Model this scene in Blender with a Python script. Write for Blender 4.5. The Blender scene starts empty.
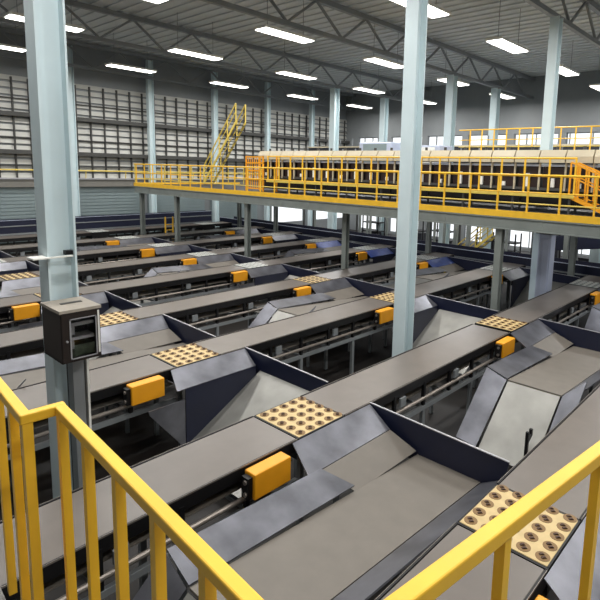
import bpy, math, random
from mathutils import Vector, Matrix
random.seed(7)
S = bpy.context.scene
COL = S.collection
EYE = 5.4          # eye height above the hall floor (m)
BZ = 1.70          # height of the belts

# ------------------------------------------------------------------ camera
def norm(v): return Vector(v).normalized()
F = 524.07; PX, PY = 350.0, 246.0
ax = norm((810-PX, 182-PY, F)); bx_ = norm((-260-PX, 153-PY, F)); cx_ = ax.cross(bx_).normalized()
bx_ = cx_.cross(ax)
def w(v): return Vector((ax.dot(v), bx_.dot(v), cx_.dot(v)))
right, up, back = w(Vector((1,0,0))), w(Vector((0,-1,0))), w(Vector((0,0,-1)))
camd = bpy.data.cameras.new('camera'); cam = bpy.data.objects.new('camera', camd); COL.objects.link(cam)
M4 = Matrix((right, up, back)).transposed().to_4x4(); M4.translation = Vector((0,0,EYE))
cam.matrix_world = M4
camd.sensor_width = 36; camd.lens = F/600*36
camd.shift_x = (300-PX)/600; camd.shift_y = -(300-PY)/600
camd.clip_start = .05; camd.clip_end = 200
S.camera = cam
def proj(p):
    d = Vector(p) - Vector((0,0,EYE))
    z = -d.dot(back)
    if z < .1: return None
    return PX + F*d.dot(right)/z, PY - F*d.dot(up)/z
def seen(x0, x1, y0, y1, z0, z1, m=25):
    us, vs = [], []
    for x in (x0,(x0+x1)/2,x1):
        for y in (y0,y1):
            for z in (z0,z1):
                q = proj((x,y,z))
                if q: us.append(q[0]); vs.append(q[1])
    return bool(us) and max(us) > -m and min(us) < 600+m and max(vs) > -m and min(vs) < 600+m

# ------------------------------------------------------------------ materials
def mat(name, col, rough=.6, metal=0., var=.0, scale=8., bump=0., emit=0., col2=None, stretch=None, rvar=0.):
    m = bpy.data.materials.new(name); m.use_nodes = True
    nt = m.node_tree; b = nt.nodes['Principled BSDF']
    b.inputs['Roughness'].default_value = rough; b.inputs['Metallic'].default_value = metal
    lin = [((c/255)/12.92 if c/255 <= .04045 else ((c/255+.055)/1.055)**2.4) for c in col]
    b.inputs['Base Color'].default_value = (*lin, 1)
    if emit:
        b.inputs['Emission Color'].default_value = (*lin, 1); b.inputs['Emission Strength'].default_value = emit
    if var or col2 or bump or rvar:
        tc = nt.nodes.new('ShaderNodeTexCoord'); mp = nt.nodes.new('ShaderNodeMapping')
        if stretch: mp.inputs['Scale'].default_value = stretch
        nz = nt.nodes.new('ShaderNodeTexNoise'); nz.inputs['Scale'].default_value = scale; nz.inputs['Detail'].default_value = 5
        nt.links.new(tc.outputs['Object'], mp.inputs[0]); nt.links.new(mp.outputs[0], nz.inputs['Vector'])
        rp = nt.nodes.new('ShaderNodeValToRGB')
        rp.color_ramp.elements[0].position = .32; rp.color_ramp.elements[1].position = .68
        if col2:
            l2 = [((c/255)/12.92 if c/255 <= .04045 else ((c/255+.055)/1.055)**2.4) for c in col2]
            rp.color_ramp.elements[0].color = (*lin,1); rp.color_ramp.elements[1].color = (*l2,1)
        else:
            rp.color_ramp.elements[0].color = (*[c*(1-var) for c in lin],1); rp.color_ramp.elements[1].color = (*[min(1,c*(1+var)) for c in lin],1)
        nt.links.new(nz.outputs['Fac'], rp.inputs[0]); nt.links.new(rp.outputs[0], b.inputs['Base Color'])
        if bump:
            bp = nt.nodes.new('ShaderNodeBump'); bp.inputs['Strength'].default_value = bump; bp.inputs['Distance'].default_value = .02
            nt.links.new(nz.outputs['Fac'], bp.inputs['Height']); nt.links.new(bp.outputs[0], b.inputs['Normal'])
        if rvar:
            mr = nt.nodes.new('ShaderNodeMapRange'); mr.inputs['To Min'].default_value = max(.05, rough-rvar); mr.inputs['To Max'].default_value = rough+rvar
            nt.links.new(nz.outputs['Fac'], mr.inputs['Value']); nt.links.new(mr.outputs[0], b.inputs['Roughness'])
    return m
MT = dict(
 belt=mat('belt_rubber', (108,101,95), .36, 0, .06, 3),
 sheet=mat('polished_sheet_steel', (108,109,116), .34, .6, .28, 2.2, rvar=.06),  # strong tone noise paints in smudges and streaky reflections
 bed=mat('worn_chute_steel', (146,145,140), .38, .5, .16, 1.8, rvar=.05),
 mat_=mat('chute_belt', (110,104,96), .55, 0, .06, 4),
 navy=mat('navy_painted_steel', (20,25,48), .42, 0, .1, 3),
 blue=mat('blue_film', (42,68,140), .3, .2, .2, 5),
 edge=mat('bare_edge', (176,176,180), .35, .4),
 grey=mat('grey_painted_steel', (128,132,134), .45, .1, .06, 3),
 black=mat('black_steel', (16,15,17), .5, .2, .2, 6),
 roller=mat('roller_steel', (150,142,134), .4, .6),
 plate=mat('cream_wheel_plate', (200,176,126), .55, 0, .08, 9),
 wheel=mat('dark_rubber_wheel', (70,46,28), .6),
 orange=mat('orange_cover', (236,160,26), .45, 0, .05, 4),
 yellow=mat('safety_yellow', (246,194,52), .45, 0, .06, 4),
 yellow2=mat('faded_yellow', (222,196,92), .5, 0, .08, 4),
 column=mat('pale_green_column_paint', (206,222,226), .5, 0, .05, 1.3),
 beam=mat('grey_green_beam', (132,138,134), .5, .1, .08, 2),
 floor=mat('dark_concrete', (32,28,26), .6, 0, .25, .6, bump=.1, rvar=.1),
 slat=mat('pale_louvre_sheet', (190,190,184), .5, 0, .08, 1.2),
 mull=mat('dark_mullion', (64,64,62), .6),
 shutter=mat('blue_grey_shutter', (136,150,152), .45, .2, .04, 1),
 ledge=mat('taupe_ledge', (118,116,110), .6, 0, .06, 2),
 wall=mat('grey_wall_sheet', (134,138,140), .6, 0, .06, 1),
 roof=mat('pale_roof_sheet', (206,210,212), .6, 0, .03, .8),
 deck=mat('steel_deck', (120,120,118), .5, .3, .15, 6),
 cream=mat('cream_hood', (188,178,154), .5, 0, .06, 2),
 maroon=mat('maroon_module', (38,18,18), .5, 0, .2, 3),
 white=mat('white_paint', (232,232,226), .5),
 cabinet=mat('cabinet_dark_bronze', (44,37,34), .4, .3),
 cabtop=mat('cabinet_pale_top', (158,150,138), .6, 0, .08, 5),
 cabin=mat('cabinet_inner_clutter', (48,58,44), .5, 0, .2, 9, col2=(132,150,128)),
 pale=mat('pale_roller', (205,205,200), .5),
 lamp=mat('lamp_lens', (255,252,244), .5, emit=6),
 lav=mat('lavender_grey_panel', (190,198,218), .4, .2, .05, 2),
 dark=mat('dark_machine', (44,46,52), .5, .2, .2, 4),
)
g = bpy.data.materials.new('cabinet_glass'); g.use_nodes = True
gb = g.node_tree.nodes['Principled BSDF']; gb.inputs['Transmission Weight'].default_value = 1; gb.inputs['Roughness'].default_value = .03; gb.inputs['IOR'].default_value = 1.2
MT['glass'] = g

# ------------------------------------------------------------------ mesh helper
class MB:
    def __init__(s): s.v = []; s.f = []
    def add(s, vs, fs):
        n = len(s.v); s.v += [tuple(v) for v in vs]; s.f += [tuple(i+n for i in f) for f in fs]; return s
    def box(s, x0, x1, y0, y1, z0, z1):
        return s.add([(x0,y0,z0),(x1,y0,z0),(x1,y1,z0),(x0,y1,z0),(x0,y0,z1),(x1,y0,z1),(x1,y1,z1),(x0,y1,z1)],
                     [(0,3,2,1),(4,5,6,7),(0,1,5,4),(1,2,6,5),(2,3,7,6),(3,0,4,7)])
    def sheet(s, pts, t=.02):     # planar polygon given real thickness, growing away from its normal
        P = [Vector(p) for p in pts]; n = (P[1]-P[0]).cross(P[2]-P[0]).normalized()
        if abs(n.z) > .15:
            for q in P[3:]: q.z = P[0].z - (n.x*(q.x-P[0].x)+n.y*(q.y-P[0].y))/n.z
        k = len(P); Q = [p - n*t for p in P]
        return s.add(P+Q, [tuple(range(k)), tuple(range(2*k-1, k-1, -1))] + [(i, i+k, (i+1)%k+k, (i+1)%k) for i in range(k)])
    def bar(s, a, b, wd=.05, h=None):   # rectangular bar from a to b
        a, b = Vector(a), Vector(b); h = h or wd; d = (b-a).normalized()
        u = d.cross(Vector((0,0,1)))
        if u.length < 1e-3: u = Vector((1,0,0))
        u.normalize(); v = u.cross(d).normalized(); vs = []
        for p in (a, b):
            for i, j in ((-1,-1),(1,-1),(1,1),(-1,1)): vs.append(p + u*wd/2*i + v*h/2*j)
        return s.add(vs, [(3,2,1,0),(4,5,6,7),(0,1,5,4),(1,2,6,5),(2,3,7,6),(3,0,4,7)])
    def cyl(s, a, b, r=.03, n=12, r2=None):
        a, b = Vector(a), Vector(b); r2 = r if r2 is None else r2; d = (b-a).normalized()
        u = d.cross(Vector((0,0,1)))
        if u.length < 1e-3: u = Vector((1,0,0))
        u.normalize(); v = d.cross(u); vs = []
        for p, q in ((a, r), (b, r2)):
            for i in range(n):
                t = 2*math.pi*i/n; vs.append(p + u*q*math.cos(t) + v*q*math.sin(t))
        return s.add(vs, [tuple(range(n-1,-1,-1)), tuple(range(n,2*n))] + [(i,(i+1)%n,(i+1)%n+n,i+n) for i in range(n)])
    def mesh(s, name, m, bevel=0):
        me = bpy.data.meshes.new(name); me.from_pydata(s.v, [], s.f)
        me.materials.append(MT[m] if isinstance(m, str) else m); me.update(); return me
    def build(s, name, m, parent=None, bevel=0, loc=None):
        o = bpy.data.objects.new(name, s.mesh(name, m)); COL.objects.link(o)
        if parent is not None: o.parent = parent
        if loc: o.location = loc
        if bevel:
            b = o.modifiers.new('bevel', 'BEVEL'); b.width = bevel; b.segments = 2; b.limit_method = 'ANGLE'
        return o
def tag(o, label=None, cat=None, group=None, kind=None):
    if label: o['label'] = label
    if cat: o['category'] = cat
    if group: o['group'] = group
    if kind: o['kind'] = kind
    return o
def empty(name, loc, label=None, cat=None, group=None):
    o = bpy.data.objects.new(name, None); COL.objects.link(o); o.location = loc; o.empty_display_size = .1
    return tag(o, label, cat, group)
def copy_tree(o, parent=None):
    c = o.copy(); COL.objects.link(c); c.parent = parent
    for ch in list(o.children): copy_tree(ch, c)
    return c
def clear_tree(o):
    for ch in list(o.children): clear_tree(ch)
    bpy.data.objects.remove(o)
def struct(name, mb, m): return tag(mb.build(name, m), kind='structure')

ORD = ['front', 'second', 'third', 'fourth', 'fifth', 'sixth', 'seventh', 'eighth', 'ninth']
YF = [1.45, 4.92, 8.42, 11.8, 15.15, 18.5, 21.85, 25.2, 28.6]
BW = .98; X0 = 4.85; PER = 6.83
XO = [4.7, 4.74, 4.96, 5.02, 5.08, 5.12, 5.14, 5.14, 5.14]
BO = [.95, .98, 1.0, .9, .86, .84, .84, .84, .84]; PL = .9
BAY = ['near', 'middle', 'far']
BAYW = ['nearest the handrail end', 'at mid length', 'beyond the mezzanine edge']
XEND = 21.0

# ------------------------------------------------------------------ hall shell
WY, WX = 32.0, 36.0
struct('floor', MB().box(-6, WX+.3, -6, WY+.3, -.2, 0), 'floor')
# left wall (runs along the conveyors): shutters, ledge, louvred sheet with mullions
wl = MB().box(-6, 26.6, WY, WY+.3, 0, 12).box(26.6, WX, WY, WY+.3, 2.9, 12).box(26.6, WX, WY, WY+.3, 0, 1.0).box(31, 31.5, WY, WY+.3, 1.0, 2.9)
struct('wall_left', wl, 'wall')
for i in range(5):
    xa = 2.6+4.7*i; z = .05
    sh = MB().box(xa+.25, xa+4.45, WY-.05, WY, 0, 4.0)
    while z < 3.95:
        sh.box(xa+.25, xa+4.45, WY-.085, WY-.05, z, z+.13); z += .19
    struct('door_%d' % (i+1), sh, 'shutter')
struct('trim_1', MB().box(-6, WX, WY-.35, WY, 4.0, 4.42), 'ledge')
struct('trim_2', MB().box(-6, WX, WY-.45, WY, 4.42, 4.5), 'edge')
sl = MB(); z = 4.5
while z < 9.6:
    x = 0
    sl.add([(-6,WY-.12,z),(WX,WY-.12,z),(WX,WY-.04,z+.25),(-6,WY-.04,z+.25),(-6,WY,z),(WX,WY,z),(WX,WY,z+.25),(-6,WY,z+.25)],
           [(0,1,2,3),(4,7,6,5),(0,4,5,1),(3,2,6,7),(0,3,7,4),(1,5,6,2)])
    z += .36
struct('window_1', sl, 'slat')
ml = MB(); x = 4.05
while x < WX: ml.box(x-.04, x+.04, WY-.2, WY-.1, 4.42, 9.7); x += .79
for z in (5.75, 7.7): ml.box(-6, WX, WY-.5, WY-.14, z, z+.22)
for z in (5.1, 6.6, 8.6): ml.box(-6, WX, WY-.2, WY-.12, z, z+.06)
struct('trim_3', ml, 'mull')
rl = MB().cyl((-6,WY-.5,4.92),(WX,WY-.5,4.92),.04)
x = 3.6
while x < WX: rl.bar((x,WY-.42,4.42),(x,WY-.5,4.92),.04); x += 2.35
tag(rl.build('guard_rail', 'yellow2'), 'long faded yellow guard rail running along the ledge of the louvred wall', 'railing')
# far wall with daylight openings
def wall_cols(x, y0, y1, opens, zt, name):
    mb = MB(); zs = sorted({0, zt} | {o[2] for o in opens} | {o[3] for o in opens}); ys = sorted({y0, y1} | {o[0] for o in opens} | {o[1] for o in opens})
    for za, zb in zip(zs, zs[1:]):
        for ya, yb in zip(ys, ys[1:]):
            ym, zm = (ya+yb)/2, (za+zb)/2
            if not any(o[0] < ym < o[1] and o[2] < zm < o[3] for o in opens): mb.box(x, x+.3, ya, yb, za, zb)
    return struct(name, mb, 'wall')
opens = []
y = -5.0
while y < 30: opens.append((y, y+3.0, .2, 3.9)); y += 3.6
y = -5.0
while y < 30: opens.append((y, y+3.1, 6.6, 8.2)); y += 3.6
wall_cols(WX, -6, WY, opens, 12, 'wall_far')
n = 2
for o in opens:
    mb = MB(); yc = (o[0]+o[1])/2
    for yy in (o[0]+.04, yc, o[1]-.04): mb.box(WX+.1, WX+.18, yy-.03, yy+.03, o[2], o[3])
    for zz in (o[2]+.03, (o[2]+o[3])/2, o[3]-.03): mb.box(WX+.1, WX+.18, o[0], o[1], zz-.03, zz+.03)
    if seen(WX, WX, o[0], o[1], o[2], o[3]): struct('window_%d' % n, mb, 'grey'); n += 1
struct('wall_right', MB().box(-6, WX+.3, -6.3, -6, 0, 12), 'wall')
struct('wall_near', MB().box(-6.3, -6, -6, WY+.3, 0, 12), 'wall')
# roof with corrugation
rf = MB().box(-6.3, WX+.3, -6.3, WY+.3, 12.0, 12.15)
x = -6
while x < WX: rf.box(x, x+.12, -6, WY, 11.94, 12.0); x += .6
struct('ceiling', rf, 'roof')
for i, y in enumerate((-1, 6.98, 15, 23.5, 31)):
    if i == 0: continue
    t = MB().bar((-6,y,11.8),(WX,y,11.8),.2).bar((-6,y,10.6),(WX,y,10.6),.16)
    x = -6; k = 0
    while x < WX-1.5:
        t.bar((x,y,10.65 if k%2 else 11.75),(x+1.5,y,11.75 if k%2 else 10.65),.08); x += 1.5; k += 1
    tag(t.build('roof_truss', 'grey'), ['', 'grey roof truss carried by the pale green columns', 'grey roof truss second from the louvred wall side columns',
        'grey roof truss over the back conveyor rows', 'grey roof truss right against the louvred wall'][i], 'truss', 'roof trusses')
# high bay lamps
li = 0
for xi in range(6):
    for yi in range(6):
        x, y = 1.5+6.2*xi, -2.5+6*yi
        ld = bpy.data.lights.new('high_bay_light', 'AREA'); ld.shape = 'RECTANGLE'; ld.size = 2.4; ld.size_y = .6; ld.energy = 210; ld.color = (1, .985, .96)
        lo = bpy.data.objects.new('high_bay_light', ld); COL.objects.link(lo); lo.location = (x, y, 10.28)
        h = empty('high_bay_lamp', (x, y, 10.3), 'long white high bay lamp hanging under the roof, lamp %s of the %s lamp row' % (ORD[yi], ORD[xi]), 'lamp', 'high bay lamps')
        if not seen(x-1, x+1, y-.3, y+.3, 10.3, 10.5):
            COL.objects.unlink(h); bpy.data.objects.remove(h); MBp = None
            hh = empty('high_bay_lamp', (x, y, 10.3), 'long white high bay lamp hanging under the roof', 'lamp', 'high bay lamps'); h = hh
        MB().box(-1.25,1.25,-.34,.34,.03,.12).build('housing', 'white', h)
        MB().box(-1.2,1.2,-.3,.3,.0,.03).build('lens', 'lamp', h)
        for q in (-.9, .9): MB().cyl((q,0,.12),(q,0,1.64),.012,6).build('hanger', 'grey', h)

# ------------------------------------------------------------------ columns
def hcolumn(x, y, z1, label, wx=.42, wy=.42, m='column', group='hall columns'):
    r = empty('steel_column', (x, y, 0), label, 'column', group)
    t = .025
    MB().box(-wx/2, wx/2, -.012, .012, .03, z1).build('web', m, r)
    MB().box(-wx/2-t, -wx/2, -wy/2, wy/2, .03, z1).build('flange', m, r)
    MB().box(wx/2, wx/2+t, -wy/2, wy/2, .03, z1).build('flange', m, r)
    MB().box(-wx/2-.1, wx/2+.1, -wy/2-.06, wy/2+.06, 0, .03).build('base_plate', 'grey', r)
    return r
c1 = hcolumn(2.5, 7.0, 10.5, 'tall pale green steel column at left with the dark cabinet hung on it', wx=.29, wy=.30)
hcolumn(10.14, 7.0, 10.5, 'tall pale green steel column right of centre standing behind the second conveyor row', wx=.33, wy=.33)
hcolumn(17.97, 6.86, 10.5, 'pale green steel column rising through the mezzanine near its right end', wx=.32, wy=.3)
hcolumn(25.3, 7.0, 10.5, 'pale green steel column at far right behind the yellow mezzanine rails')
for i, x in enumerate((7.6, 12.3, 17.0, 21.7, 26.4, 31.1)):
    hcolumn(x, WY-.4-.2, 11.7, 'pale column against the louvred wall, %s along it from the left' % ORD[i], .3, .3, group='wall columns')
for i, (x, y) in enumerate(((25.3, 15), (30.5, 15), (25.3, 23.5), (30.5, 23.5))):
    hcolumn(x, y, 10.5, ['grey green column behind the mezzanine sorter', 'far column near the daylight openings, behind the sorter', 'grey green column left of the sorter end, behind the walkway', 'farthest column near the corner of the hall'][i], group='rear columns')
# details on the columns (brackets are parts of the column)
MB().box(-.35,.1,-.22,-.152,4.24,4.255).box(-.35,-.18,-.16,.0,4.24,4.255).build('shelf_bracket', 'white', c1)
MB().box(.06, .145, -.1,-.012,4.25,4.3).build('clamp', 'black', c1)

# cabinet hung on the left column
cb = empty('control_cabinet', (2.225, 6.26, 3.08), 'dark bronze cabinet with glazed door and pale top hung on the left column', 'cabinet')
W, D, H = .44, .56, .6
MB().box(0,.02,0,D,0,H).box(W-.02,W,0,D,0,H).box(0,W,D-.02,D,0,H).box(0,W,0,D,0,.02).build('body', 'cabinet', cb)
MB().box(-.015,W+.015,-.02,D,H,H+.035).build('top_panel', 'cabtop', cb)  # top panel coloured much paler than the dark body
MB().box(.12,.36,.28,.34,H+.035,H+.042).build('top_slot', 'mull', cb)
dr = MB().box(.005,.085,-.02,0,.01,H-.01).box(W-.05,W-.005,-.02,0,.01,H-.01).box(.085,W-.05,-.02,0,.01,.045).box(.085,W-.05,-.02,0,H-.08,H-.01).build('door', 'cabinet', cb)
MB().box(.085,W-.05,-.012,-.008,.045,H-.08).build('door_pane', 'glass', dr)
fr = MB()
for a in ((.085,.10,.04,H-.075),(W-.062,W-.05,.04,H-.075)): fr.box(a[0],a[1],-.03,-.02,a[2],a[3])
fr.box(.085,W-.05,-.03,-.02,.04,.052).box(.085,W-.05,-.03,-.02,H-.085,H-.075)
fr.build('door_bead', 'edge', dr)
MB().cyl((.05,-.045,.27),(.05,-.02,.27),.012).build('lock', 'edge', dr)
MB().box(W-.035,W-.015,-.027,-.02,.06,H-.02).build('hinge_strip', 'white', dr)
MB().box(.11,.38,.03,.22,.42,.46).box(.11,.16,.03,.22,.32,.42).build('equipment_tray', 'edge', cb)
MB().box(.11,.38,.03,.22,.25,.29).box(.11,.15,.03,.22,.15,.25).build('equipment_tray', 'edge', cb)
MB().box(.03,W-.03,.1,.5,.03,.16).build('wiring', 'cabin', cb)
MB().box(.03,W-.03,.3,.5,.2,.56).build('inner_panel', 'black', cb)
# vertical conduits below the cabinet
cd = empty('cable_trunking', (2.57, 6.55, 0), 'pair of pale vertical cable ducts dropping from the cabinet along the left column', 'cable duct')
MB().box(-.13,.0,.0,.16,0,3.0).build('duct', 'grey', cd)
MB().box(.035,.06,.0,.16,0,3.0).build('duct', 'white', cd)
MB().box(-.13,.06,.161,.2,0,3.0).build('back_plate', 'black', cd)

# ------------------------------------------------------------------ conveyor sections
def make_section(L, label, detail=True):
    r = empty('belt_conveyor', (0,0,0), label, 'conveyor', 'belt conveyor sections')
    MB().box(0, L, .025, BW-.025, -.05, 0).build('belt', 'belt', r, .008)
    for y in (0, BW-.02):
        MB().box(0, L, y, y+.02, -.17, .006).build('side_frame', 'black', r)
    for y in (-.003, BW):
        MB().box(0, L, y, y+.004, -.012, .009).build('edge_strip', 'roller', r)
    for y in (-.02, BW-.04):
        MB().box(0, L, y, y+.06, -.66, -.58).build('lower_rail', 'grey', r)
    MB().box(0, L, .1, .88, -.36, -.34).build('return_belt', 'mat_', r)
    if detail:
        MB().cyl((.3,-.0,-.44),(L-.4,-.0,-.44),.035,10).build('cable_pipe', 'roller', r)
    x = .35; k = 0
    while x < L:
        for y in (-.01, BW-.05):
            MB().box(x, x+.06, y, y+.06, -.58, -.12).build('hanger', 'black', r)
        if detail: MB().box(x, x+.05, .05, BW-.05, -.64, -.58).build('cross_member', 'grey', r)
        if k % 2 == 0:
            for y in (-.01, BW-.06):
                MB().box(x-.01, x+.07, y, y+.07, -BZ, -.66).build('leg', 'grey', r)
        if detail and k % 2 == 1:
            MB().cyl((x+.3, .03, -.24),(x+.3, BW-.03, -.24),.05).build('roller', 'roller', r)
            MB().box(x+.16, x+.32, -.03, .01, -.36, -.2).build('side_bracket', 'grey', r)
        x += .92; k += 1
    return r
def place(o, x, y, label):
    o.location = (x, y, BZ); o['label'] = label; return o
LS = PER-PL-.09
protoS = make_section(LS, 'x'); protoE = make_section(XEND-(5.14+2*PER+PL+.04), 'x'); used = {'s': False, 'e': False}
for r, yf in enumerate(YF):
    for k in range(4):
        xs = XO[r]+PER*(k-1)+PL+.04+(.13 if (r, k) == (1, 2) else 0)
        key = 'e' if k == 3 else 's'; pr = protoE if k == 3 else protoS; ln = (XEND-(5.14+2*PER+PL+.04)) if k == 3 else LS
        if not seen(xs, xs+ln, yf, yf+BW, BZ-.6, BZ, 5): continue
        o = pr if not used[key] else copy_tree(pr); used[key] = True
        side = ['left of its near wheel plate', 'between its near and middle wheel plates', 'between its middle and far wheel plates', 'short piece beyond its far wheel plate'][k]
        if (r, k) == (1, 2): o.scale = (.97, 1, 1)
        place(o, xs, yf, 'grey flat belt conveyor section of the %s row, %s' % (ORD[r], side))

# ------------------------------------------------------------------ wheel diverter plates
def wheel_mesh():
    m = MB()
    for s in (-1, 1):   # a swivel pod with a pair of small wheels
        n = 14; c = []
        m.cyl((s*.024-.012,0,-.022),(s*.024+.012,0,-.022),.034,n)
    return m.mesh('wheel', 'wheel')
def ring_mesh():
    m = MB(); m.cyl((0,0,0),(0,0,.004),.072,16); return m.mesh('pod', 'pod')
MT['pod'] = mat('brown_pod', (128,98,58), .6)
WM, RM = wheel_mesh(), ring_mesh()
def make_plate(detail, pm='plate', wm='wheel'):
    r = empty('wheel_diverter', (0,0,0), 'x', 'diverter', 'wheel diverter plates')
    MB().box(0, PL, .02, BW-.02, -.05, .004).build('top_plate', pm, r, .004)
    MB().box(-.03, 0, 0, BW, -.12, -.004).box(PL, PL+.03, 0, BW, -.12, -.004).box(0,PL,0,.02,-.3,.0).box(0,PL,BW-.02,BW,-.3,0).build('plate_frame', 'black', r)
    MB().box(.08, PL-.08, .08, BW-.08, -.42, -.05).build('gear_tray', 'dark', r)
    for xx in (.02, PL-.1):
        for yy in (.01, BW-.08): MB().box(xx, xx+.07, yy, yy+.07, -BZ, -.3 if yy>.5 or True else 0).build('leg', 'grey', r)
    allm = MB()
    for i in range(5):
        for j in range(5):
            x = .1 + .195*i; y = .1+.195*j
            if detail:
                p = bpy.data.objects.new('wheel_pod', RM); COL.objects.link(p); p.parent = r; p.location = (x, y, .004)
                q = bpy.data.objects.new('wheel_pair', WM); COL.objects.link(q); q.parent = p; q.location = (0, 0, .008); q.rotation_euler = (0,0,math.radians(45))
            else:
                allm.cyl((x,y,.004),(x,y,.012),.07,10)
    if not detail: allm.build('wheel_pods', wm, r)
    return r
pN, pF, pG = make_plate(True), make_plate(False), make_plate(False, 'beam', 'pale'); uN = uF = uG = False
def make_box():
    r = empty('drive_cover', (0,0,0), 'x', 'motor cover', 'motor covers')
    MB().box(0,.6,-.2,0,-.36,-.02).build('cover', 'orange', r, .015)
    MB().box(-.07,.0,-.16,-.03,-.34,-.06).build('motor_end', 'black', r)
    for z in (-.12,-.28): MB().cyl((-.09,-.11,z),(-.07,-.11,z),.03).build('bolt_cap', 'roller', r)
    MB().box(.05,.55,-.0,.012,-.3,-.08).build('mounting_plate', 'black', r)
    return r
pB = make_box(); uB = False

# ------------------------------------------------------------------ chutes
def make_chute(kind, shoulder='sheet', xe=None):
    r = empty('transfer_chute', (0,0,0), 'x', 'chute', 'sheet metal transfer chutes')
    # sloping shoulder sheet beside the wheel plate
    MB().sheet([(-.15,-.012,-.012),(-.32,-.5,-.22),(1.42,-.5,-.22),(1.53,-.012,-.012)], .018).build('shoulder_sheet', shoulder, r)
    G = 1.53
    # navy guard across the gap
    MB().sheet([(G,-.01,.0),(G,-.28,-.62),(G,-2.28,-.62),(G,-2.36,-.06)], .025).build('guard_panel', 'navy', r)
    MB().bar((G+.0125,-.01,.006),(G+.0125,-2.36,-.054),.027,.014).build('guard_edge', 'edge', r)
    if kind == 'B':
        e = xe if xe is not None else -.35
        zf = lambda x: -.36-(G-x)*.56
        MB().sheet([(G,-.5,zf(G)),(e,-.5,zf(e)),(e,-2.36,zf(e)),(G,-2.36,zf(G))], .02).build('slide_bed', 'bed', r)
        MB().sheet([(-.15,-.5,-.235),(-.15,-.5,-1.3),(0,-.5,zf(0)),(1.42,-.5,zf(1.42)-.02),(1.42,-.5,-.235)], .02).build('side_panel', 'navy', r)
        if xe is None:
            MB().sheet([(-.85,-.5,-.42),(-.83,-.5,-.5),(-.3,-.5,-1.18),(-.17,-.5,-1.4),(-.17,-.5,-.42)], .02).build('side_lip', 'sheet', r)
        for x in (e+.1, .6):
            for y in (-.62, -2.3): MB().box(x, x+.06, y, y+.06, -BZ, zf(x)-.06).build('leg', 'grey', r)
    else:
        # flat belt bed, inner and outer wings, steep end slide
        a, e = -2.33, -3.5; zg, zb, ze = -.50, -.24, -1.24
        zz = lambda x: zb+(x-a)/(G-a)*(zg-zb)
        MB().sheet([(G,-.95,zg),(a,-.95,zb),(a,-1.98,zb),(G,-1.98,zg)], .03).build('bed_belt', 'mat_', r)
        MB().sheet([(1.42,-.505,-.228),(-.08,-.505,-.228),(.1,-.95,-.43),(G-.04,-.95,-.43)], .012).build('transfer_strip', 'mat_', r)
        MB().sheet([(-.1,-.5,-.2),(-2.3,-.5,-.1),(a,-.94,zb+.02),(.08,-.94,zz(.08)+.02)], .018).build('inner_wing', 'sheet', r)
        MB().sheet([(a-.03,-.97,zb-.02),(e,-.97,ze),(e,-1.96,ze),(a-.03,-1.96,zb-.02)], .018).build('end_slide', 'bed', r)
        MB().sheet([(a-.03,-.94,zb),(-2.32,-.5,-.12),(e-.02,-.55,ze+.14),(e,-.94,ze)], .018).build('slide_wing', 'sheet', r)
        MB().sheet([(G-.03,-2.0,zg+.01),(a,-2.0,zb+.01),(a+.12,-2.36,-.03),(G-.03,-2.36,-.26)], .018).build('outer_wing', 'sheet', r)
        MB().sheet([(a-.03,-2.0,zb),(e,-2.0,ze),(e-.05,-2.34,ze+.2),(a+.08,-2.36,-.05)], .018).build('slide_wing', 'sheet', r)
        for yy in (-1.0, -1.96): MB().bar((a+.1,yy+.015,zb-.12),(G-.1,yy+.015,zg-.1),.03,.13).build('bed_frame', 'navy', r)
        for x in (a+.2, -.4, 1.3):
            for y in (-1.03, -1.98): MB().box(x, x+.06, y, y+.06, -BZ, zz(x)-.14).build('leg', 'grey', r)
    return r
KIND = ['A','A','B','A','B','A','B','A','B']
protos = {}
for r, yf in enumerate(YF):
    for k in range(3):
        x = XO[r]+PER*k+(.12 if (r, k) == (1, 1) else 0)
        row, bay = ORD[r], BAY[k]
        if seen(x, x+PL, yf, yf+BW, BZ-.1, BZ, 5):
            det = (r <= 2 and k <= 1) or (r == 3 and k == 0)
            look = 'cream wheel plate with brown rollers'
            if det: o = pN if not uN else copy_tree(pN); uN = True
            elif k == 2 or (r >= 4 and k == 1) or r >= 6: o = pG if not uG else copy_tree(pG); uG = True; look = 'grey wheel plate with pale rollers'
            else: o = pF if not uF else copy_tree(pF); uF = True
            place(o, x, yf, '%s, %s plate of the %s conveyor row' % (look, bay, row))
        if r == 8: continue
        if seen(x-.93, x-.33, yf-.26, yf, BZ-.3, BZ, 0):
            o = pB if not uB else copy_tree(pB); uB = True
            place(o, x-BO[r], yf-.035, 'orange yellow motor cover on the %s conveyor row, %s cover of that row' % (row, bay))
        kd = KIND[r]
        if seen(x-3.6, x+1.6, yf-2.4, yf, BZ-1, BZ, 0):
            sp = 'blue' if (r, k) in ((3,2),(5,2),(4,2)) else 'sheet'
            xe = -.35 if (r == 2 and k == 2) else None
            key = (kd, sp, xe)
            if key not in protos: protos[key] = o = make_chute(*key)
            else: o = copy_tree(protos[key])
            look = {'A': 'chute with flat bed and flared wings', 'B': 'steep navy sided slide chute'}[kd]
            if sp == 'blue': look = 'chute with blue shoulder sheet'
            if (r, k) == (1, 1):
                MB().bar((-3.35,-1.8,-1.2),(-3.35,-1.8,-.62),.05,.05).bar((-3.35,-1.8,-.8),(-3.2,-1.8,-.72),.05).bar((-3.2,-1.8,-.74),(-3.2,-1.8,-.62),.05).build('release_lever', 'black', o)
            place(o, x, yf, '%s at the %s wheel plate of the %s row' % (look, bay, row))
for o, u in ((pN,uN),(pF,uF),(pG,uG),(pB,uB)):
    if not u: clear_tree(o)

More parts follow.
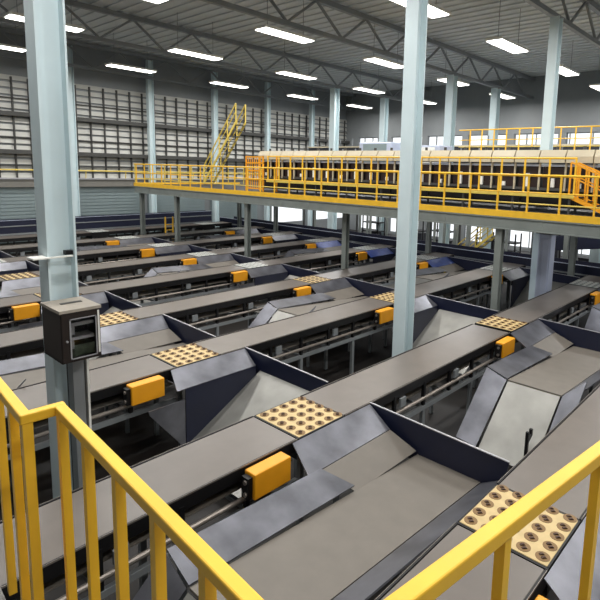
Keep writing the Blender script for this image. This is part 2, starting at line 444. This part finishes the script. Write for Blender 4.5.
# ------------------------------------------------------------------ navy cross conveyors
def navy_line(name, p, L, axis, wdt, z0, z1, label):
    r = empty(name, p, label, 'conveyor')
    A = lambda a,b,c,d,e,f: (a,b,c,d,e,f) if axis == 'x' else (c,d,a,b,e,f)
    MB().box(*A(0,L,.03,wdt-.03,z1-.3,z1-.26)).build('belt', 'belt', r)
    for y in (0, wdt-.03): MB().box(*A(0,L,y,y+.03,z0,z1)).build('side_wall', 'navy', r)
    MB().box(*A(0,L,-.02,.05,z0-.09,z0)).build('lower_rail', 'grey', r)
    MB().box(*A(0,L,-.02,-.0,z0+(z1-z0)*.52,z0+(z1-z0)*.6)).build('side_rail', 'grey', r)
    MB().box(*A(0,L,-.01,.04,z1,z1+.02)).build('top_edge', 'lav', r)
    x = .4
    while x < L:
        MB().box(*A(x,x+.08,.02,.1,0,z0)).build('leg', 'grey', r); MB().box(*A(x,x+.08,wdt-.1,wdt-.02,0,z0)).build('leg', 'grey', r); x += 2.6
    return r
navy_line('cross_conveyor', (XEND+.05, 1.0, 0), 29.0, 'y', 1.2, 1.15, 1.95, 'long navy walled conveyor crossing the far ends of all the belt rows')
navy_line('cross_conveyor', (26.0, 13.0, 0), 17.0, 'y', 1.2, .6, 1.2, 'second navy walled conveyor running parallel behind the crossing one')
navy_line('wall_conveyor', (4.0, 30.0, 0), 16.4, 'x', .7, 1.75, 2.4, 'upper navy conveyor running along the shutters of the left wall')
# inclined navy feeder seen under the mezzanine at right
inc = empty('inclined_conveyor', (22.85, 9.0, 1.6), 'dark navy inclined conveyor rising towards the mezzanine underside at right', 'conveyor')
MB().sheet([(0,0,.4),(0,0,1.0),(0,-5.6,1.9),(0,-5.6,1.3)], .04).build('side_wall', 'navy', inc)
MB().sheet([(.88,0,.4),(.88,0,1.0),(.88,-5.6,1.9),(.88,-5.6,1.3)], .04).build('side_wall', 'navy', inc)
MB().sheet([(.02,0,.7),(.86,0,.7),(.86,-5.6,1.6),(.02,-5.6,1.6)], .03).build('belt', 'belt', inc)
for y, z in ((-.5,.5),(-5.2,1.2)):
    for x in (.05,.76): MB().box(x,x+.08,y,y+.08,-1.6,z).build('leg','grey',inc)

# ------------------------------------------------------------------ mezzanine
MX = 13.75; MZ = 4.3; MY0, MY1 = 0.5, 27.4; MX1 = 20.75
mz = empty('mezzanine', (MX, MY0, 0), 'long steel mezzanine with grey beam and yellow edge crossing above the conveyors', 'mezzanine')
Lm = MY1-MY0; DX = MX1-MX
hx0, hx1, hy0, hy1 = 17.97-MX-.22, 17.97-MX+.22, 6.86-MY0-.2, 6.86-MY0+.2      # opening for the hall column
MB().box(.03, hx0, 0, Lm, MZ-.06, MZ).box(hx1, DX, 0, Lm, MZ-.06, MZ).box(hx0, hx1, 0, hy0, MZ-.06, MZ).box(hx0, hx1, hy1, Lm, MZ-.06, MZ).build('deck', 'dark', mz)
MB().box(0, .03, 0, Lm, MZ-.08, MZ+.10).build('toe_board', 'yellow', mz)
MB().box(.0, .14, 0, Lm, MZ-.12, MZ-.085).box(.05,.09,0,Lm,MZ-.40,MZ-.12).box(.0,.14,0,Lm,MZ-.43,MZ-.40).build('edge_beam', 'beam', mz)
MB().box(.0, DX, Lm-.03, Lm, MZ-.08, MZ+.10).build('end_toe_board', 'yellow', mz)
y = .3
while y < Lm:
    if not (hy0-.1 < y < hy1): MB().box(.04, DX, y, y+.1, MZ-.36, MZ-.06).build('joist', 'beam', mz)
    y += 1.47
MB().box(DX-.14, DX, 0, Lm, MZ-.43, MZ-.06).build('back_beam', 'beam', mz)
for xf, y in ((.2,.25), (.2,6.0), (.85,12.45), (.2,17.5), (.2,23.1), (.2,26.6)):
    for x in (xf, DX-.35):
        MB().box(x, x+.02, y-.1, y+.1, 0, MZ-.43).box(x+.18, x+.2, y-.1, y+.1, 0, MZ-.43).box(x+.02,x+.18,y-.01,y+.01,0,MZ-.43).build('post', 'beam', mz)
def fence(p, L, axis, h, rails, sp, label, m='yellow', name='guard_rail', group='mezzanine guard rails', wd=.045, offs=.0):
    r = empty(name, p, label, 'railing', group)
    A = (lambda t, z: (t,0,z)) if axis == 'x' else (lambda t, z: (0,t,z))
    MB().cyl(A(0,h), A(L,h), wd*.62, 8).build('top_rail', m, r)
    for z in rails: MB().cyl(A(0,z), A(L,z), wd*.42, 8).build('mid_rail', 'yellow2' if z < .5 else m, r)
    t = offs+.02
    while t <= L:
        MB().bar(A(t,0), A(t,h), wd).build('post', m, r); t += sp
    return r
fence((MX+.07, MY0, MZ), Lm, 'y', 1.08, (.62,.32), .86, 'front yellow guard rail along the open edge of the mezzanine')
fence((MX+.07, MY1-.04, MZ), DX-.2, 'x', 1.08, (.62,.32), .86, 'faded yellow guard rail closing the far left end of the mezzanine', 'yellow2')
fence((MX1-.1, 20.8, MZ), 6.4, 'y', 1.08, (.62,.32), .86, 'faded yellow guard rail along the rear edge of the mezzanine left end', 'yellow2')
# raised walkway
RX = 15.4; RZ = 4.83
rw = empty('raised_walkway', (RX, 5.0, MZ), 'raised walkway with yellow toe board in front of the cross belt sorter', 'walkway')
MB().box(.03,.7,0,13.4,.46,.5).build('deck', 'deck', rw)
MB().box(0,.03,0,13.4,.45,.57).build('toe_board', 'yellow2', rw)
y = .1
while y < 13.4:
    MB().box(.05,.11,y,y+.06,0,.46).build('leg','mull',rw); MB().box(.6,.66,y,y+.06,0,.46).build('leg','mull',rw); y += 1.7
fence((RX+.05, 5.0, MZ+.5), 13.4, 'y', 1.08, (.55,), .74, 'yellow guard rail along the raised walkway in front of the sorter')
# sorter
st = empty('cross_belt_sorter', (16.35, 2.4, MZ), 'long sorter machine with cream hoods and dark maroon modules on the mezzanine', 'sorter')
Ls = 17.6; NS = 22; d = Ls/NS
MB().box(0,.9,0,Ls,.62,.7).box(0,.9,0,Ls,1.46,1.52).build('main_rail','mull',st)
MB().box(.1,.8,0,Ls,.1,.6).build('lower_casing','black',st)
for i in range(NS):
    y = i*d
    hd = MB(); prof = [(-.12,1.47),(-.12,1.66),(.0,1.86),(.9,1.86),(1.0,1.66),(1.0,1.47)]
    vs = [(a,y+.02,z) for a,z in prof]+[(a,y+d-.02,z) for a,z in prof]; n=len(prof)
    hd.add(vs, [tuple(range(n-1,-1,-1)), tuple(range(n,2*n))]+[(j,(j+1)%n,(j+1)%n+n,j+n) for j in range(n)])
    hd.build('hood','cream',st)
    MB().box(.12,.8,y+.08,y+d-.08,.7,1.36).build('module','maroon',st)
    MB().box(-.02,.04,y-.02,y+.03,.62,1.6).build('frame_post','cream',st)
    MB().box(.02,.1,y+.34,y+.44,.72,.86+.14*(i%3)).build('sensor','white',st)
    MB().cyl((.3,y+.4,1.86),(.3,y+.4,1.98),.05).build('vent_cap','mull',st)
MB().box(.04,.06,0,Ls,1.36,1.42).build('cable_tray','lav',st)
# yellow gate cage at the sorter's left end
gt = empty('yellow_cage', (15.3, 18.5, MZ), 'orange yellow mesh access cage at the left end of the sorter', 'cage')
for a in ((0,0),(.0,1.2),(.8,0),(.8,1.2)): MB().box(a[0],a[0]+.06,a[1],a[1]+.06,0,1.6).build('corner_post','orange',gt)
mm = MB()
for i in range(9): mm.box(.02,.04,.06+i*.14,.09+i*.14,.1,1.55)
for z in (.1,.5,.9,1.25,1.52): mm.box(.01,.05,.0,1.26,z,z+.06)
mm.build('mesh_panel','orange',gt)
# fill lamps added under the mezzanine to brighten the posts and rows below
for i, y in enumerate((3.0, 9.4, 15.6, 21.6)):
    x = 17.0
    if i == 0: x = 16.4
    ld = bpy.data.lights.new('added_fill_light', 'AREA'); ld.shape = 'RECTANGLE'; ld.size = .3; ld.size_y = 2.2; ld.energy = 75; ld.color = (.97,.98,1)
    lo = bpy.data.objects.new('added_fill_light', ld); COL.objects.link(lo); lo.location = (x, y, MZ-.50)
    t = empty('added_fill_lamp', (x, y, MZ-.49), 'added fill lamp under the mezzanine deck, %s from its right end' % ['first','second','third','fourth'][i], 'lamp', 'added fill lamps under the mezzanine')
    MB().box(-.18,.18,-1.15,1.15,.02,.13).build('housing', 'white', t)
    MB().box(-.15,.15,-1.1,1.1,0,.02).build('lens', 'lamp', t)
# stair from the mezzanine left end going up towards the right
def stair(name, p, dvec, rise, wdir, wdt, n, label, m='yellow2'):
    r = empty(name, p, label, 'stairs', 'yellow stairs')
    dv = Vector(dvec); wv = Vector(wdir)*wdt
    top = dv + Vector((0,0,rise))
    for s in (0,1):
        o = wv*s
        MB().bar(o, o+top, .05, .12).build('stringer', m, r)
        MB().bar(o+Vector((0,0,.95)), o+top+Vector((0,0,.95)), .05).build('handrail', m, r)
        MB().bar(o+Vector((0,0,.55)), o+top+Vector((0,0,.55)), .035).build('mid_rail', m, r)
        for i in range(5):
            q = o+top*(i/4); MB().bar(q, q+Vector((0,0,.95)), .045).build('baluster', m, r)
    for i in range(n):
        q = top*((i+.5)/n); e = dv.normalized()*.24
        MB().sheet([q-e/2, q+e/2, q+e/2+wv, q-e/2+wv], .03).build('tread', 'mull', r)
    return r
stair('steel_stairs', (17.2, 26.0, MZ+.1), (0,-3.0,0), 3.3, (1,0,0), .62, 12, 'pale yellow stairs rising to the right from the mezzanine left end')
stair('steel_stairs', (15.45, 4.15, MZ+.1), (.0,1.0,0), .42, (1,0,0), .6, 4, 'small orange yellow steps with handrails at the right end of the raised walkway', 'orange')
for i, (py, lab) in enumerate(((4.15,'yellow vertical bar cluster, left bar, by the small steps'),)):
    pass
# upper-level machine with rails behind the sorter, at right
up_ = empty('upper_platform', (22.5, 2.0, 0), 'high platform with pale beam carried behind the sorter at top right', 'platform')
MB().box(0,1.6,0,11,6.05,6.3).build('deck_beam','cream',up_)
for y in (.1,5.4,10.7):
    for x in (.1,1.38): MB().box(x,x+.18,y,y+.18,0,6.05).build('post','beam',up_)
fence((22.6, 2.05, 6.3), 10.8, 'y', 1.08, (.62,.3), .6, 'yellow guard rail on the high platform behind the sorter')
# dark machinery and ducts behind the sorter, upper level
for i, (y, h, x, lab) in enumerate(((13.8,1.1,22.5,'grey blue housing with bright front high behind the sorter, left one'), (16.8,1.3,22.5,'grey blue housing high behind the sorter, beside the bright one'))):
    r = empty('machine_housing', (x, y, 0), lab, 'machine', 'high machine housings')
    MB().box(0,1.2,0,2.2,5.6,5.6+h).build('casing','lav',r,.05)
    MB().box(-.02,0,.3,1.9,5.8,5.5+h).build('front_panel','shutter' if i else 'white',r)
    for yy in (.1,2.0):
        for xx in (.05,1.0): MB().box(xx,xx+.1,yy,yy+.1,0,5.6).build('leg','beam',r)
for i in range(3):
    r = empty('overhead_conveyor', ((24.15, 27.4, 28.4)[i], 1.0, 0), ['lowest','middle','highest'][i]+' dark overhead conveyor crossing high behind the sorter', 'conveyor', 'overhead conveyors')
    z = 5.2+.75*i
    MB().box(0,.7,0,28,z,z+.3).build('trough','dark',r)
    MB().box(-.03,0,0,28,z+.24,z+.32).build('edge','cream' if i != 1 else 'yellow2',r)
    y = 1.0
    while y < 28: MB().box(.05,.15,y,y+.1,0,z).build('post','mull' if i else 'beam',r); y += 4.4
    y = .6
    while y < 28: MB().box(.0,.08,y,y+.06,z+.3,z+.85).build('stanchion','grey',r); y += 1.15
# lower level: grey panel by the column under the mezzanine
pn = empty('electrical_panel', (17.3, 6.2, 0), 'tall lavender grey panel standing beside the column under the mezzanine', 'panel')
MB().box(0,.42,0,.42,0,3.45).build('body','lav',pn,.02); MB().box(-.03,0,.05,.24,.2,3.3).build('door','lav',pn,.01)
MB().box(-.06,.48,-.3,.5,3.46,3.8).build('head_bracket','black',pn)
# dark equipment under the sorter on mezzanine deck (right), boxes in the far bright bay
for i, (x, y, hh) in enumerate(((29.6,8.2,1.5),(30.6,10.4,2.0),(29.4,12.6,1.3),(31.2,14.6,1.9),(29.7,17.2,1.5),(30.9,20,2.0),(29.6,23,1.6))):
    r = empty('pallet_rack', (x, y, 0), 'dark open frame rack on the far floor, %s from the right' % ORD[i], 'rack', 'far racks')
    for a in ((0,0),(0,1.4),(.8,0),(.8,1.4)): MB().box(a[0],a[0]+.07,a[1],a[1]+.07,0,hh+.6).build('upright','black',r)
    for z in (.5, hh*.6, hh): MB().box(0,.87,0,1.47,z,z+.07).build('shelf','black',r)
    MB().box(.1,.7,.2,.9,.57,.57+hh*.25).build('crate','dark',r)
# greenish stair in the far bay (seen right of the right column)
stair('steel_stairs', (24.2, 14.2, .1), (0,-2.6,0), 2.3, (1,0,0), .8, 8, 'yellow green stairs on the lower level seen right of the tall column', 'yellow2')
# small yellow step stand between back rows
ys = empty('step_stand', (15.0, 26.45, 0), 'small yellow ladder stand between the back conveyor rows', 'ladder')
for a in (0,.45): MB().box(a,a+.06,0,.06,0,2.55).build('rail','yellow',ys)
for i in range(7): MB().box(.06,.45,.01,.05,.3+i*.3,.34+i*.3).build('rung','yellow',ys)

# ------------------------------------------------------------------ near platform and its handrail
DZ = EYE-2.1
plat = struct('floor_platform', MB().box(-3,-.08,-3,3.7,-.08,0).box(-.08,.06,-3,-.02,-.08,0).box(.06,6,-3,-1.65,-.08,0), 'deck')
plat.location = (.7, 2.27, DZ); plat.rotation_euler = (0,0,math.radians(-3.6))
hr = empty('handrail', (.7, 2.27, DZ), 'thick yellow handrail with a small step in it at the lower left corner', 'railing')
hr.rotation_euler = (0,0,math.radians(-3.6))
T = 1.075; RT = .043; BT = .034
MB().bar((-.045,3.5,T),(-.045,-.02,T),RT).build('top_rail','yellow',hr,.006)
MB().bar((-.066,0,T+.001),(.105,0,T+.001),RT).build('jog_rail','yellow',hr,.006)
MB().bar((.082,.02,T),(.082,-1.6,T),RT).build('top_rail','yellow',hr,.006)
for y in (2.7,1.8,.9,.45,.19): MB().bar((-.045,y,0),(-.045,y,T-.02),BT).build('baluster','yellow',hr)
MB().bar((-.04,0,0),(-.04,0,T-.02),BT+.004).build('baluster','yellow',hr)
y = -.03
while y > -1.6:
    MB().bar((.082,y,0),(.082,y,T-.02),BT).build('baluster','yellow',hr); y -= .29
MB().bar((.082,-.1,.12),(.082,-1.6,.12),.01,.14).build('toe_board','yellow',hr)
h2 = empty('handrail', (.72, .645, DZ), 'yellow handrail cutting across the lower right corner of the view', 'railing')
h2.rotation_euler = (0,0,math.radians(-7.4))
MB().bar((0,0,T),(5.2,0,T),.05).build('top_rail','yellow',h2,.006)
for i in range(9): MB().bar((.02+.64*i,0,0),(.02+.64*i,0,T-.02),BT).build('baluster','yellow',h2)
MB().bar((0,0,.12),(5.2,0,.12),.01,.14).build('toe_board','yellow',h2)

# ------------------------------------------------------------------ world, exposure
W_ = bpy.data.worlds.new('world'); S.world = W_; W_.use_nodes = True
bg = W_.node_tree.nodes['Background']; bg.inputs[0].default_value = (.94,.97,1,1); bg.inputs[1].default_value = 1.25
S.view_settings.view_transform = 'Standard'; S.view_settings.look = 'None'; S.view_settings.gamma = 1
S.view_settings.exposure = 0.12
